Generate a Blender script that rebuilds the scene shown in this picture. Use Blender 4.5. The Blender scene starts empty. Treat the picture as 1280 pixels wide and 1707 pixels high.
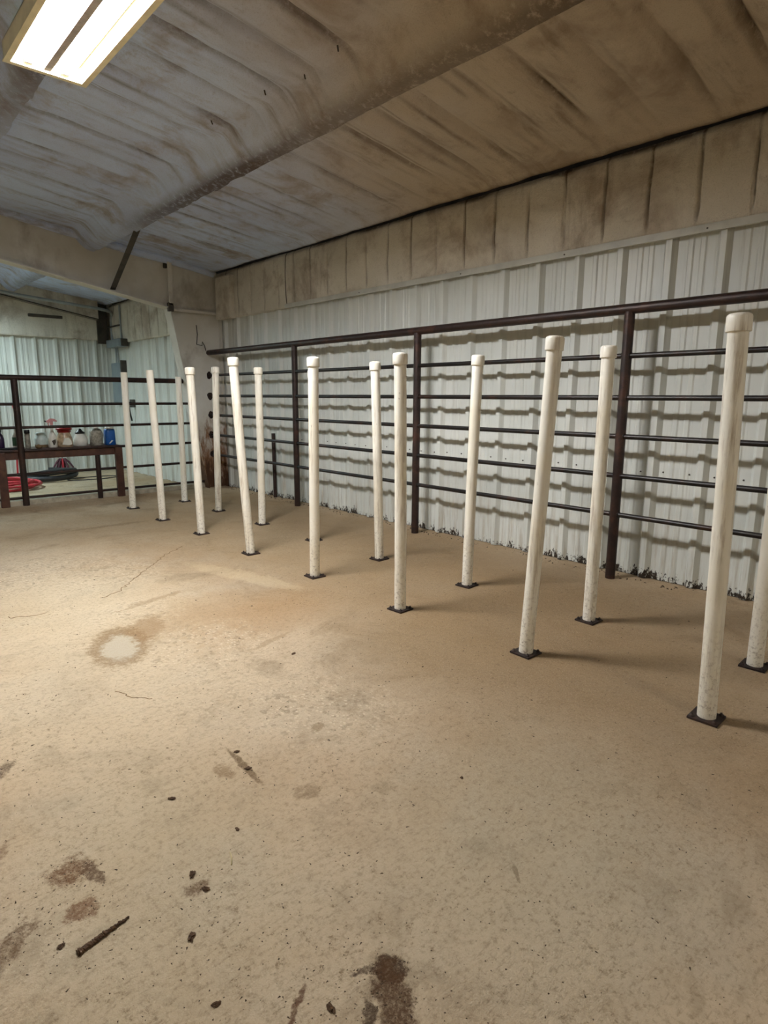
import bpy, bmesh, math, random
import numpy as np
from mathutils import Vector, Matrix

SC = bpy.context.scene
COL = SC.collection
PI = math.pi

# ---------------------------------------------------------------- camera
cam_d = bpy.data.cameras.new('camera')
cam = bpy.data.objects.new('camera', cam_d)
COL.objects.link(cam)
cam_d.sensor_fit = 'HORIZONTAL'
cam_d.sensor_width = 36.0
cam_d.lens = 36.0 * 1023.0 / 1280.0
cam_d.clip_start = 0.02
_r = Vector((0.7381268, -0.6746429, 0.0050768))
_u = Vector((0.1206153, 0.1393614, 0.9828684))
_f = Vector((0.6637927, 0.7248692, -0.1842386))
cam.matrix_world = Matrix(((_r.x, _u.x, -_f.x, 0), (_r.y, _u.y, -_f.y, 0), (_r.z, _u.z, -_f.z, 1.17), (0, 0, 0, 1)))
SC.camera = cam

# ---------------------------------------------------------------- world, light levels, exposure
world = bpy.data.worlds.new('world')
SC.world = world
world.use_nodes = True
world.node_tree.nodes['Background'].inputs[0].default_value = (0.5, 0.55, 0.6, 1)
world.node_tree.nodes['Background'].inputs[1].default_value = 0.02
SC.view_settings.view_transform = 'Standard'
SC.view_settings.look = 'None'
SC.view_settings.gamma = 1.0
SC.view_settings.use_curve_mapping = False
SC.view_settings.exposure = 1.08
SC.cycles.max_bounces = 7
SC.cycles.diffuse_bounces = 5
SC.cycles.sample_clamp_indirect = 6.0

# every lamp: (x, y of its middle, z of its lip, colour, strength of the tubes)
LAMPS = [
    (1.10, 3.22, 2.82, (0.965, 0.965, 1.0), 200.0),
    (1.10, -3.3, 2.82, (1.0, 0.95, 0.86), 110.0),
    (0.70, 9.6, 2.82, (0.74, 0.94, 1.0), 150.0),
    (-3.6, 3.2, 2.82, (1.0, 0.97, 0.92), 45.0),  # unseen lamp added as fill for the foreground
]

# ---------------------------------------------------------------- numbers of the place (metres)
WALL_X = 3.935          # pan of the metal wall panels
FRAME_Y = 7.40          # web of the rigid frame
FAR_Y = 11.21
FAR_Z = -0.12
METAL_TOP = 2.115
LEFT_X, BACK_Y = -7.0, -6.5


def zc(x):
    return 2.668 + 0.13 * (3.88 - np.maximum(x, -1.6)) - 0.13 * np.maximum(-1.6 - np.asarray(x, float), 0)


rng = random.Random(7)


# ---------------------------------------------------------------- numpy value noise
def _hash(ix, iy, s):
    h = (ix * 374761393 + iy * 668265263 + s * 974634777) & 0x7fffffff
    h = ((h ^ (h >> 13)) * 1274126177) & 0x7fffffff
    return ((h ^ (h >> 16)) & 0xffff) / 65535.0


def vnoise(x, y, s=0):
    x = np.asarray(x, float); y = np.asarray(y, float)
    ix = np.floor(x).astype(np.int64); iy = np.floor(y).astype(np.int64)
    fx = x - ix; fy = y - iy
    fx = fx * fx * (3 - 2 * fx); fy = fy * fy * (3 - 2 * fy)
    a = _hash(ix, iy, s); b = _hash(ix + 1, iy, s); c = _hash(ix, iy + 1, s); d = _hash(ix + 1, iy + 1, s)
    return (a * (1 - fx) + b * fx) * (1 - fy) + (c * (1 - fx) + d * fx) * fy


def fbm(x, y, s=0, o=3):
    t = 0; a = 1.0; n = 0
    for k in range(o):
        t = t + a * vnoise(np.asarray(x) * 2 ** k, np.asarray(y) * 2 ** k, s + k * 17); n += a; a *= 0.5
    return t / n - 0.5


# ---------------------------------------------------------------- mesh builder
class MB:
    def __init__(self):
        self.v = []; self.f = []; self.s = []

    def add(self, vs, fs, smooth=False):
        o = len(self.v)
        self.v += [tuple(map(float, q)) for q in vs]
        self.f += [tuple(o + i for i in q) for q in fs]
        self.s += [smooth] * len(fs)
        return self

    def box(self, a, b, bev=0.0):
        if bev > 0:
            bm = bmesh.new()
            bmesh.ops.create_cube(bm, size=1)
            for w in bm.verts:
                w.co = Vector([(a[i] + b[i]) / 2 + w.co[i] * (b[i] - a[i]) for i in range(3)])
            bmesh.ops.bevel(bm, geom=list(bm.edges), offset=bev, segments=2, affect='EDGES', profile=0.6)
            return self.bm(bm)
        x0, y0, z0 = a; x1, y1, z1 = b
        return self.add([(x0, y0, z0), (x1, y0, z0), (x1, y1, z0), (x0, y1, z0), (x0, y0, z1), (x1, y0, z1), (x1, y1, z1), (x0, y1, z1)],
                        [(0, 3, 2, 1), (4, 5, 6, 7), (0, 1, 5, 4), (1, 2, 6, 5), (2, 3, 7, 6), (3, 0, 4, 7)])

    def bm(self, bm, smooth=False):
        bm.verts.index_update()
        self.add([w.co[:] for w in bm.verts], [[w.index for w in f.verts] for f in bm.faces], smooth)
        bm.free()
        return self

    def prism(self, poly, axis, a, b, smooth=False):
        """poly: list of (p,q) in the two other axes, in order of axes with `axis` removed"""
        def P(p, q, t):
            w = [p, q]; w.insert(axis, t); return w
        n = len(poly)
        vs = [P(p, q, a) for p, q in poly] + [P(p, q, b) for p, q in poly]
        fs = [[i, (i + 1) % n, n + (i + 1) % n, n + i] for i in range(n)] + [list(range(n))[::-1], list(range(n, 2 * n))]
        return self.add(vs, fs, smooth)

    def tube(self, pts, r, n=12, cap=True, rs=None):
        pts = [Vector(p) for p in pts]
        m = len(pts); vs = []
        ref = Vector((0, 0, 1))
        d0 = (pts[1] - pts[0]).normalized()
        if abs(d0.z) > 0.9: ref = Vector((1, 0, 0))
        e1 = d0.cross(ref).normalized()
        for i, p in enumerate(pts):
            d = (pts[min(i + 1, m - 1)] - pts[max(i - 1, 0)]).normalized()
            e1 = (e1 - d * e1.dot(d)).normalized(); e2 = d.cross(e1)
            rr = rs[i] if rs else r
            for k in range(n):
                t = 2 * PI * k / n
                vs.append(p + e1 * (rr * math.cos(t)) + e2 * (rr * math.sin(t)))
        fs = [[i * n + k, i * n + (k + 1) % n, (i + 1) * n + (k + 1) % n, (i + 1) * n + k] for i in range(m - 1) for k in range(n)]
        self.add(vs, fs, True)
        if cap:
            self.add(vs[:n], [list(range(n))[::-1]]); self.add(vs[-n:], [list(range(n))])
        return self

    def lathe(self, prof, c=(0, 0, 0), n=20, sx=1.0, sy=1.0, power=2.0):
        vs = []
        for r, z in prof:
            for k in range(n):
                t = 2 * PI * k / n; cx, cy = math.cos(t), math.sin(t)
                q = (abs(cx) ** power + abs(cy) ** power) ** (-1 / power)
                vs.append((c[0] + r * q * cx * sx, c[1] + r * q * cy * sy, c[2] + z))
        m = len(prof)
        fs = [[i * n + k, i * n + (k + 1) % n, (i + 1) * n + (k + 1) % n, (i + 1) * n + k] for i in range(m - 1) for k in range(n)]
        self.add(vs, fs, True)
        self.add(vs[:n], [list(range(n))[::-1]]); self.add(vs[-n:], [list(range(n))])
        return self

    def chunk(self, c, r, rg, flat=0.6):
        """an irregular lump, 20 triangles"""
        bm = bmesh.new()
        bmesh.ops.create_icosphere(bm, subdivisions=1, radius=1)
        for w in bm.verts:
            k = rg.uniform(0.65, 1.25)
            w.co = Vector((c[0] + w.co.x * r[0] * k, c[1] + w.co.y * r[1] * k, max(0.0, c[2] + (w.co.z * flat + flat * 0.6) * r[2] * k)))
        return self.bm(bm)

    def build(self, name, mat, parent=None, loc=None):
        me = bpy.data.meshes.new(name)
        me.from_pydata(self.v, [], self.f)
        if any(self.s):
            me.polygons.foreach_set('use_smooth', self.s)
        me.update()
        me.materials.append(mat)
        o = bpy.data.objects.new(name, me)
        COL.objects.link(o)
        if parent is not None: o.parent = parent
        if loc is not None: o.location = loc
        return o


def empty(name, loc=(0, 0, 0), rz=0.0):
    o = bpy.data.objects.new(name, None)
    o.empty_display_size = 0.1
    o.location = loc; o.rotation_euler = (0, 0, rz)
    COL.objects.link(o)
    return o


def tag(o, label=None, cat=None, group=None, kind=None):
    if label: o['label'] = label
    if cat: o['category'] = cat
    if group: o['group'] = group
    if kind: o['kind'] = kind
    return o


def grid_obj(name, P, mat, parent=None, smooth=True, grime_shade=None):
    """P: array (n, m, 3)"""
    n, m = P.shape[:2]
    me = bpy.data.meshes.new(name)
    idx = np.arange(n * m).reshape(n, m)
    q = np.stack([idx[:-1, :-1], idx[1:, :-1], idx[1:, 1:], idx[:-1, 1:]], -1).reshape(-1, 4)
    me.vertices.add(n * m); me.vertices.foreach_set('co', P.reshape(-1).astype(np.float32))
    me.loops.add(q.size); me.loops.foreach_set('vertex_index', q.reshape(-1).astype(np.int32))
    me.polygons.add(len(q)); me.polygons.foreach_set('loop_start', (np.arange(len(q)) * 4).astype(np.int32))
    me.polygons.foreach_set('use_smooth', np.full(len(q), smooth))
    me.update(calc_edges=True)
    if grime_shade is not None:   # soot lines and cracks, with shade of purlins and creases painted in
        at = me.attributes.new('grime_shade', 'FLOAT', 'POINT')
        at.data.foreach_set('value', np.clip(grime_shade, 0, 1).reshape(-1).astype(np.float32))
    me.materials.append(mat)
    o = bpy.data.objects.new(name, me); COL.objects.link(o)
    if parent is not None: o.parent = parent
    return o


# ---------------------------------------------------------------- material helper
def lin(r, g, b):
    f = lambda c: (c / 255 / 12.92) if c / 255 <= 0.04045 else ((c / 255 + 0.055) / 1.055) ** 2.4
    return (f(r), f(g), f(b), 1)


class Mat:
    def __init__(self, name, rough=0.6, metal=0.0, spec=0.5):
        self.m = bpy.data.materials.new(name)
        self.m.use_nodes = True
        self.t = self.m.node_tree
        self.b = self.t.nodes['Principled BSDF']
        self.b.inputs['Roughness'].default_value = rough
        self.b.inputs['Metallic'].default_value = metal
        self.b.inputs['Specular IOR Level'].default_value = spec
        self._p = None

    def n(self, ty, **kw):
        x = self.t.nodes.new(ty)
        for k, v in kw.items(): setattr(x, k, v)
        return x

    def l(self, a, b): self.t.links.new(a, b)

    def pos(self):
        if self._p is None: self._p = self.n('ShaderNodeNewGeometry').outputs['Position']
        return self._p

    def obj(self): return self.n('ShaderNodeTexCoord').outputs['Object']

    def map(self, vec, scale=(1, 1, 1), loc=(0, 0, 0), rot=(0, 0, 0)):
        x = self.n('ShaderNodeMapping')
        x.inputs['Scale'].default_value = scale; x.inputs['Location'].default_value = loc; x.inputs['Rotation'].default_value = rot
        self.l(vec, x.inputs['Vector']); return x.outputs[0]

    def noise(self, vec, scale=5, detail=3, rough=0.55, dist=0.0):
        x = self.n('ShaderNodeTexNoise')
        x.inputs['Scale'].default_value = scale; x.inputs['Detail'].default_value = detail
        x.inputs['Roughness'].default_value = rough; x.inputs['Distortion'].default_value = dist
        self.l(vec, x.inputs['Vector']); return x.outputs['Fac']

    def voro(self, vec, scale, out='Distance'):
        x = self.n('ShaderNodeTexVoronoi'); x.inputs['Scale'].default_value = scale
        self.l(vec, x.inputs['Vector']); return x.outputs[out]

    def rng(self, v, a, b, c=0.0, d=1.0):
        x = self.n('ShaderNodeMapRange', interpolation_type='SMOOTHSTEP')
        x.inputs['From Min'].default_value = a; x.inputs['From Max'].default_value = b
        x.inputs['To Min'].default_value = c; x.inputs['To Max'].default_value = d
        self.l(v, x.inputs['Value']); return x.outputs['Result']

    def math(self, op, a, b=None):
        x = self.n('ShaderNodeMath', operation=op)
        for i, q in enumerate((a, b)):
            if q is None: continue
            if isinstance(q, (int, float)): x.inputs[i].default_value = q
            else: self.l(q, x.inputs[i])
        return x.outputs[0]

    def sep(self, vec):
        x = self.n('ShaderNodeSeparateXYZ'); self.l(vec, x.inputs[0]); return x.outputs

    def mix(self, fac, a, b):
        x = self.n('ShaderNodeMix', data_type='RGBA', clamp_factor=True)
        for i, q in ((0, fac), (6, a), (7, b)):
            if isinstance(q, (int, float)): x.inputs[i].default_value = q
            elif isinstance(q, tuple): x.inputs[i].default_value = q
            else: self.l(q, x.inputs[i])
        return x.outputs[2]

    def col(self, c):
        if isinstance(c, tuple): self.b.inputs['Base Color'].default_value = c
        else: self.l(c, self.b.inputs['Base Color'])
        return self

    def bump(self, h, strength=0.3, dist=0.01):
        x = self.n('ShaderNodeBump'); x.inputs['Strength'].default_value = strength; x.inputs['Distance'].default_value = dist
        self.l(h, x.inputs['Height']); self.l(x.outputs[0], self.b.inputs['Normal']); return self

    def rough(self, v): self.l(v, self.b.inputs['Roughness']); return self


def plain(name, c, rough=0.5, metal=0.0, var=0.12, scale=9.0):
    m = Mat(name, rough, metal)
    f = m.noise(m.pos(), scale, 4, 0.6)
    d = tuple(x * (1 - 2.5 * var) for x in c[:3]) + (1,)
    m.col(m.mix(m.rng(f, 0.35, 0.7), c, d))
    return m.m


# ================================================================ MATERIALS
# ---- concrete floor
def floor_material():
    m = Mat('stained_concrete', 0.8, 0, 0.15)
    p = m.pos()
    big = m.noise(p, 0.75, 4, 0.6)
    c = m.mix(m.rng(big, 0.36, 0.66), FLOOR_A, FLOOR_B)
    c = m.mix(m.rng(m.noise(m.map(p, loc=(4.2, 1.7, 0)), 1.5, 5, 0.65), 0.44, 0.72, 0, 0.75), c, FLOOR_C)
    c = m.mix(m.rng(m.noise(m.map(p, loc=(9.2, 3.7, 0)), 4.0, 6, 0.7), 0.47, 0.75, 0, 0.5), c, FLOOR_D)
    c = m.mix(m.rng(m.noise(m.map(p, loc=(1.1, 8.3, 0)), 2.6, 5, 0.7, 0.6), 0.50, 0.70, 0, 0.55), c, FLOOR_E)
    dn = m.n('ShaderNodeTexNoise'); dn.inputs['Scale'].default_value = 14; dn.inputs['Detail'].default_value = 5; dn.inputs['Roughness'].default_value = 0.7
    m.l(p, dn.inputs['Vector'])
    v1 = m.n('ShaderNodeVectorMath', operation='SUBTRACT'); m.l(dn.outputs['Color'], v1.inputs[0]); v1.inputs[1].default_value = (0.5, 0.5, 0.5)
    wob = {}

    def warped(k):
        if k not in wob:
            s = m.n('ShaderNodeVectorMath', operation='SCALE'); m.l(v1.outputs[0], s.inputs[0]); s.inputs['Scale'].default_value = k
            a = m.n('ShaderNodeVectorMath', operation='ADD'); m.l(p, a.inputs[0]); m.l(s.outputs[0], a.inputs[1])
            wob[k] = a.outputs[0]
        return wob[k]
    br_fine = m.noise(p, 55, 5, 0.75)
    br_mid = m.noise(p, 16, 5, 0.7)
    br_st = m.noise(p, 42, 9, 0.82)
    inner = m.rng(m.noise(m.map(p, loc=(1, 6, 0)), 120, 6, 0.8), 0.36, 0.56, 0.62, 1.0)

    def blob(cx, cy, rx, ry, ang=0.0, soft=0.6, w=0.1):
        x = m.n('ShaderNodeMapping', vector_type='TEXTURE')
        x.inputs['Location'].default_value = (cx, cy, 0); x.inputs['Rotation'].default_value = (0, 0, ang); x.inputs['Scale'].default_value = (rx, ry, 10)
        m.l(warped(w), x.inputs['Vector'])
        g = m.n('ShaderNodeVectorMath', operation='LENGTH'); m.l(x.outputs[0], g.inputs[0])
        return m.rng(g.outputs['Value'], 1 - soft, 1 + soft, 1, 0)
    # broad tints
    for (cx, cy, rx, ry, a, k, col) in FLOOR_TINTS:
        c = m.mix(m.math('MULTIPLY', blob(cx, cy, rx, ry, a, 0.75, 0.25), k), c, col)
    # fine mottling: grit, scuffs and short brush strokes
    c = m.mix(m.rng(br_fine, 0.48, 0.72, 0, 0.5), c, FLOOR_E)
    c = m.mix(m.rng(m.noise(p, 150, 4, 0.8), 0.53, 0.72, 0, 0.55), c, FLOOR_L)
    c = m.mix(m.rng(m.noise(m.map(p, loc=(5, 5, 0)), 95, 5, 0.85), 0.56, 0.70, 0, 0.6), c, FLOOR_E)
    scuff = m.noise(m.map(p, (26, 120, 1), rot=(0, 0, 0.7)), 1.0, 6, 0.75, 0.4)
    c = m.mix(m.rng(scuff, 0.54, 0.68, 0, 0.4), c, FLOOR_E)
    dark = m.noise(m.map(p, loc=(2, 9, 0)), 34, 8, 0.82)
    c = m.mix(m.math('MULTIPLY', m.rng(dark, 0.54, 0.64, 0, 0.8), m.rng(m.noise(m.map(p, loc=(8, 1, 0)), 2.3, 4, 0.6), 0.38, 0.64, 0.15, 1.0)), c, lin(112, 92, 64))
    c = m.mix(m.math('MULTIPLY', m.rng(m.noise(m.map(p, loc=(6, 4, 0)), 22, 9, 0.85), 0.54, 0.66), m.rng(m.noise(m.map(p, loc=(3, 3, 0)), 3.2, 3), 0.42, 0.62, 0, 0.6)), c, FLOOR_E)
    # worn zones where pale aggregate shows
    vor = m.n('ShaderNodeTexVoronoi'); vor.inputs['Scale'].default_value = 62; m.l(p, vor.inputs['Vector'])
    peb = m.rng(vor.outputs['Distance'], 0.25, 0.45, 1, 0)
    vs = m.sep(vor.outputs['Color'])
    peb = m.math('MULTIPLY', peb, m.rng(vs[0], 0.45, 0.6))
    zone = None
    for (cx, cy, rx, ry, a, k) in FLOOR_AGG:
        z = m.math('MULTIPLY', blob(cx, cy, rx, ry, a, 0.6, 0.35), k)
        zone = z if zone is None else m.math('MAXIMUM', zone, z)
    zone = m.math('MULTIPLY', zone, m.rng(br_mid, 0.36, 0.56))
    pf = m.math('MULTIPLY', peb, zone)
    c = m.mix(m.math('MULTIPLY', zone, 0.25), c, FLOOR_L)
    c = m.mix(m.math('MULTIPLY', pf, 0.7), c, lin(225, 210, 180))
    c = m.mix(m.math('MULTIPLY', m.math('MULTIPLY', zone, m.rng(vs[1], 0.8, 0.86)), 0.5), c, FLOOR_E)
    # stains with their own outline
    h = None
    for (cx, cy, rx, ry, a, k, col, lo, w) in FLOOR_STAINS:
        f = blob(cx, cy, rx, ry, a, 0.55, w)
        g = m.rng(m.math('ADD', br_st, m.math('MULTIPLY', f, 0.42)), lo + 0.22, lo + 0.45)
        g = m.math('MULTIPLY', m.math('MULTIPLY', g, k), inner)
        c = m.mix(g, c, col)
        if k > 0.8: h = g if h is None else m.math('MAXIMUM', h, g)
    m.col(c)
    hh = m.math('ADD', m.math('MULTIPLY', m.noise(p, 130, 4, 0.7), 0.5), m.math('MULTIPLY', br_mid, 0.9))
    hh = m.math('ADD', hh, m.math('MULTIPLY', pf, 0.35))
    m.bump(hh, 0.9, 0.009)
    m.rough(m.rng(big, 0.3, 0.7, 0.62, 0.8))
    return m.m


FLOOR_A = lin(199, 179, 150); FLOOR_B = lin(177, 152, 120); FLOOR_C = lin(186, 171, 148)
FLOOR_D = lin(160, 138, 109); FLOOR_E = lin(116, 97, 72); FLOOR_L = lin(210, 196, 169)
DUNG = lin(56, 36, 16); RUSTY = lin(104, 74, 44)
FLOOR_TINTS = [
    (2.35, 1.25, 0.75, 0.95, 0.0, 0.75, lin(134, 110, 78)),
    (2.70, 2.60, 0.8, 1.3, 0.0, 0.75, lin(140, 116, 84)),
    (2.70, 4.60, 0.8, 1.6, 0.0, 0.65, lin(146, 124, 92)),
    (3.5, 3.5, 0.5, 4.5, 0.0, 0.7, lin(136, 112, 80)),
    (2.05, 1.9, 0.4, 0.35, 0.0, 0.5, lin(146, 122, 88)),
    (1.70, 2.80, 0.45, 0.25, 0.3, 0.55, lin(162, 128, 88)),
    (1.28, 3.05, 0.30, 0.22, 0.5, 0.6, lin(156, 124, 86)),
    (1.6, 5.9, 1.4, 0.8, 0.0, 0.5, lin(146, 126, 96)),
    (0.95, 3.6, 0.55, 0.7, 0.0, 0.5, lin(214, 198, 166)),
    (0.55, 2.4, 0.6, 0.6, 0.2, 0.5, lin(208, 190, 158)),
    (1.25, 0.8, 0.5, 0.4, 0.4, 0.5, lin(178, 168, 142)),
    (0.45, 1.3, 0.35, 0.5, -0.3, 0.45, lin(188, 176, 146)),
]
FLOOR_AGG = [(0.98, 4.5, 0.45, 0.42, 0.3, 1.0), (1.3, 4.15, 0.35, 0.3, 0.0, 1.0), (1.22, 2.62, 0.30, 0.28, 0.4, 0.9),
             (1.27, 1.78, 0.22, 0.30, 0.5, 0.9), (1.15, 3.3, 0.2, 0.25, 0.2, 0.8), (1.0, 2.2, 0.25, 0.3, 0, 0.5)]
FLOOR_STAINS = [
    # cx, cy, rx, ry, angle, strength, colour, breakup, warp
    (0.935, 2.880, 0.135, 0.260, -0.3, 0.80, lin(132, 106, 72), 0.40, 0.14),
    (1.120, 3.020, 0.09, 0.20, -0.5, 0.6, lin(140, 110, 74), 0.44, 0.14),
    (0.925, 2.855, 0.075, 0.150, -0.3, 0.85, lin(194, 184, 162), 0.36, 0.12),
    (0.325, 1.520, 0.060, 0.065, 0.0, 0.95, lin(98, 66, 36), 0.52, 0.12),
    (0.372, 1.475, 0.018, 0.060, 0.25, 0.85, lin(78, 52, 28), 0.48, 0.06),
    (0.315, 1.372, 0.040, 0.045, 0.3, 0.9, lin(108, 74, 46), 0.50, 0.10),
    (0.180, 1.380, 0.090, 0.035, 0.75, 0.9, lin(96, 72, 46), 0.54, 0.09),
    (0.205, 1.700, 0.090, 0.020, 0.6, 0.7, RUSTY, 0.56, 0.09),
    (0.300, 2.110, 0.07, 0.028, 0.9, 0.85, lin(70, 50, 30), 0.52, 0.08),
    (0.740, 0.790, 0.034, 0.036, 0.0, 1.0, DUNG, 0.40, 0.07),
    (0.700, 0.735, 0.040, 0.100, -0.55, 0.95, lin(74, 50, 26), 0.44, 0.08),
    (0.640, 0.735, 0.014, 0.050, -0.6, 0.9, DUNG, 0.47, 0.05),
    (0.700, 0.820, 0.035, 0.008, -0.4, 0.9, DUNG, 0.48, 0.05),
    (0.548, 0.848, 0.055, 0.008, 0.55, 0.95, lin(92, 62, 40), 0.46, 0.03),
    (1.199, 1.655, 0.035, 0.020, 0.3, 0.55, lin(120, 96, 62), 0.38, 0.05),
    (0.880, 1.620, 0.013, 0.140, -0.05, 0.85, lin(100, 78, 50), 0.46, 0.02),
    (0.820, 1.640, 0.035, 0.060, 0.0, 0.65, lin(120, 94, 62), 0.50, 0.08),
    (1.155, 0.765, 0.035, 0.006, 0.9, 0.6, lin(104, 88, 62), 0.44, 0.02),
    (0.952, 1.381, 0.040, 0.045, 0.0, 0.55, lin(110, 88, 60), 0.52, 0.09),
    (1.130, 1.245, 0.045, 0.040, 0.0, 0.40, lin(120, 104, 78), 0.52, 0.09),
    (0.540, 1.250, 0.040, 0.035, 0.0, 0.85, lin(90, 64, 38), 0.54, 0.09),
    (1.85, 5.74, 0.38, 0.05, 0.0, 0.55, lin(120, 98, 68), 0.44, 0.15),
    (1.30, 3.42, 0.25, 0.04, 0.3, 0.5, lin(140, 112, 78), 0.44, 0.15),
    (1.50, 2.45, 0.16, 0.03, 0.3, 0.45, lin(140, 116, 82), 0.44, 0.15),
    (1.95, 3.55, 0.09, 0.55, 0.25, 0.35, lin(206, 186, 150), 0.40, 0.15),
]


# ---- spray foam (ceiling and upper walls)
def foam_material(name, streak, brown=0.75, base=None, stre=0.5, second=None):
    m = Mat(name, 0.85, 0, 0.2)
    p = m.pos()
    base = base or FOAM_A
    c = m.mix(m.rng(m.noise(p, 1.3, 4, 0.6), 0.35, 0.68), base, second or FOAM_B)
    x = m.sep(p)
    # large brown patches: grime, plus the warm tint of the light
    big = m.noise(m.map(p, (0.55, 0.55, 0.4), (3.1, 0.4, 0)), 1.5, 5, 0.62, 0.3)
    reach = m.math('SUBTRACT', m.math('MULTIPLY', x[0], 0.16), m.math('MULTIPLY', x[1], 0.20))   # browner towards the near eave: grime plus warm light put into the colour
    reach = m.math('ADD', m.math('ADD', reach, 0.80), m.math('MULTIPLY', big, 0.45))
    c = m.mix(m.rng(reach, 0.42, 1.02, 0, brown), c, FOAM_C)
    c = m.mix(m.rng(m.noise(m.map(p, loc=(4, 1, 2)), 2.1, 5, 0.65, 0.4), 0.47, 0.70, 0, 0.7), c, FOAM_E)
    gate = m.rng(m.noise(m.map(p, (1, 1, 1), (8.2, 2.4, 1)), 1.1, 3), 0.40, 0.62)
    old = m.noise(m.map(p, streak, (1.7, 0.2, 0.6)), 1.0, 7, 0.74)
    c = m.mix(m.math('MULTIPLY', m.rng(old, 0.48, 0.70, 0, stre), gate), c, FOAM_D)
    spots = m.noise(p, 5, 8, 0.78)
    c = m.mix(m.rng(spots, 0.55, 0.75, 0, 0.5), c, FOAM_D)
    g = m.n('ShaderNodeAttribute', attribute_name='grime_shade')
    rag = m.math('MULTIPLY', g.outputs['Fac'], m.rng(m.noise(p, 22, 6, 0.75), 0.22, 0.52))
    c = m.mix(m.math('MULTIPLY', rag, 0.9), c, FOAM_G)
    c = m.mix(m.rng(m.noise(m.map(p, loc=(7, 2, 1)), 140, 3, 0.75), 0.5, 0.75, 0, 0.35), c, FOAM_D)
    m.col(c)
    h = m.math('ADD', m.noise(p, 38, 5, 0.7), m.math('MULTIPLY', m.noise(p, 130, 3, 0.6), 0.45))
    m.bump(h, 0.5, 0.014)
    return m.m


FOAM_A = lin(206, 224, 254); FOAM_B = lin(194, 208, 236); FOAM_C = lin(190, 172, 140); FOAM_D = lin(122, 104, 84)  # bluish A and B put the cool lamp light into the foam colour
FOAM_E = lin(150, 132, 112); FOAM_G = lin(74, 56, 40)
WFOAM_A = lin(224, 219, 206)



# ---- painted metal wall panel
def panel_material(name, foot, rot):
    m = Mat(name, 0.42, 0.0, 0.5)
    p = m.pos(); x = m.sep(p)
    c = m.mix(m.rng(m.noise(p, 1.6, 3, 0.5), 0.35, 0.7), lin(210, 212, 204), lin(199, 202, 194))
    st = m.noise(m.map(p, (34, 34, 1.3)), 1.0, 4, 0.65)
    c = m.mix(m.rng(st, 0.52, 0.74, 0, 0.34), c, lin(146, 142, 126))
    low = m.rng(x[2], 0.0, 0.75, 1, 0)
    st2 = m.noise(m.map(p, (26, 26, 2.2), (3, 1, 0)), 1.0, 5, 0.7)
    c = m.mix(m.math('MULTIPLY', m.rng(st2, 0.48, 0.68), m.math('MULTIPLY', low, 0.5)), c, lin(150, 132, 100))
    # flaked black corrosion along the foot of the sheet
    n = m.noise(m.map(p, (60, 60, 34)), 1.0, 6, 0.75)
    gate = m.noise(m.map(p, (9, 9, 1.5)), 1.0, 3, 0.6)
    k = m.math('SUBTRACT', n, m.math('MULTIPLY', m.rng(x[2], foot, foot + 0.16, 0, 1), 0.42))
    k = m.math('ADD', k, m.math('MULTIPLY', m.math('SUBTRACT', gate, 0.55), 0.75))
    c = m.mix(m.rng(k, rot, rot + .05, 0, 1), c, lin(42, 33, 24))
    m.col(c)
    m.bump(m.noise(m.map(p, (3, 3, 1.5)), 2.5, 2), 0.08, 0.02)
    return m.m


def pvc_material():
    m = Mat('weathered_white_plastic', 0.38, 0, 0.5)
    p = m.pos()
    c = m.mix(m.rng(m.noise(p, 3.0, 3), 0.35, 0.7), lin(242, 238, 224), lin(235, 228, 208))
    s = m.noise(m.map(p, (42, 42, 3.2)), 1.0, 6, 0.72)
    z = m.sep(p)[2]
    zone = m.rng(m.noise(m.map(p, (1.6, 1.6, 1.1), (2, 7, 3)), 1.0, 3), 0.36, 0.62, 0.0, 1.0)
    c = m.mix(m.math('MULTIPLY', m.rng(s, 0.46, 0.70), m.math('MULTIPLY', zone, 0.66)), c, lin(150, 128, 98))
    foot = m.rng(z, 0.0, 0.5, 1, 0)
    c = m.mix(m.math('MULTIPLY', m.rng(m.noise(p, 60, 5, 0.75), 0.48, 0.68), m.math('MULTIPLY', foot, 0.7)), c, lin(128, 108, 80))
    c = m.mix(m.rng(m.noise(m.map(p, (30, 30, 12)), 1.0, 4, 0.7), 0.68, 0.74, 0, 0.7), c, lin(120, 96, 66))
    m.col(c)
    return m.m


def steel_material(name, a, b, rust, k=0.8, rough=0.45, scale=14):
    m = Mat(name, rough, 0.25, 0.5)
    p = m.pos()
    c = m.mix(m.rng(m.noise(p, scale, 5, 0.65), 0.36, 0.66), a, b)
    c = m.mix(m.rng(m.noise(m.map(p, loc=(3, 5, 1)), scale * 0.45, 5, 0.7), 0.5, 0.68, 0, k), c, rust)
    m.col(c)
    m.bump(m.noise(p, 90, 4, 0.7), 0.25, 0.003)
    return m.m


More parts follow.
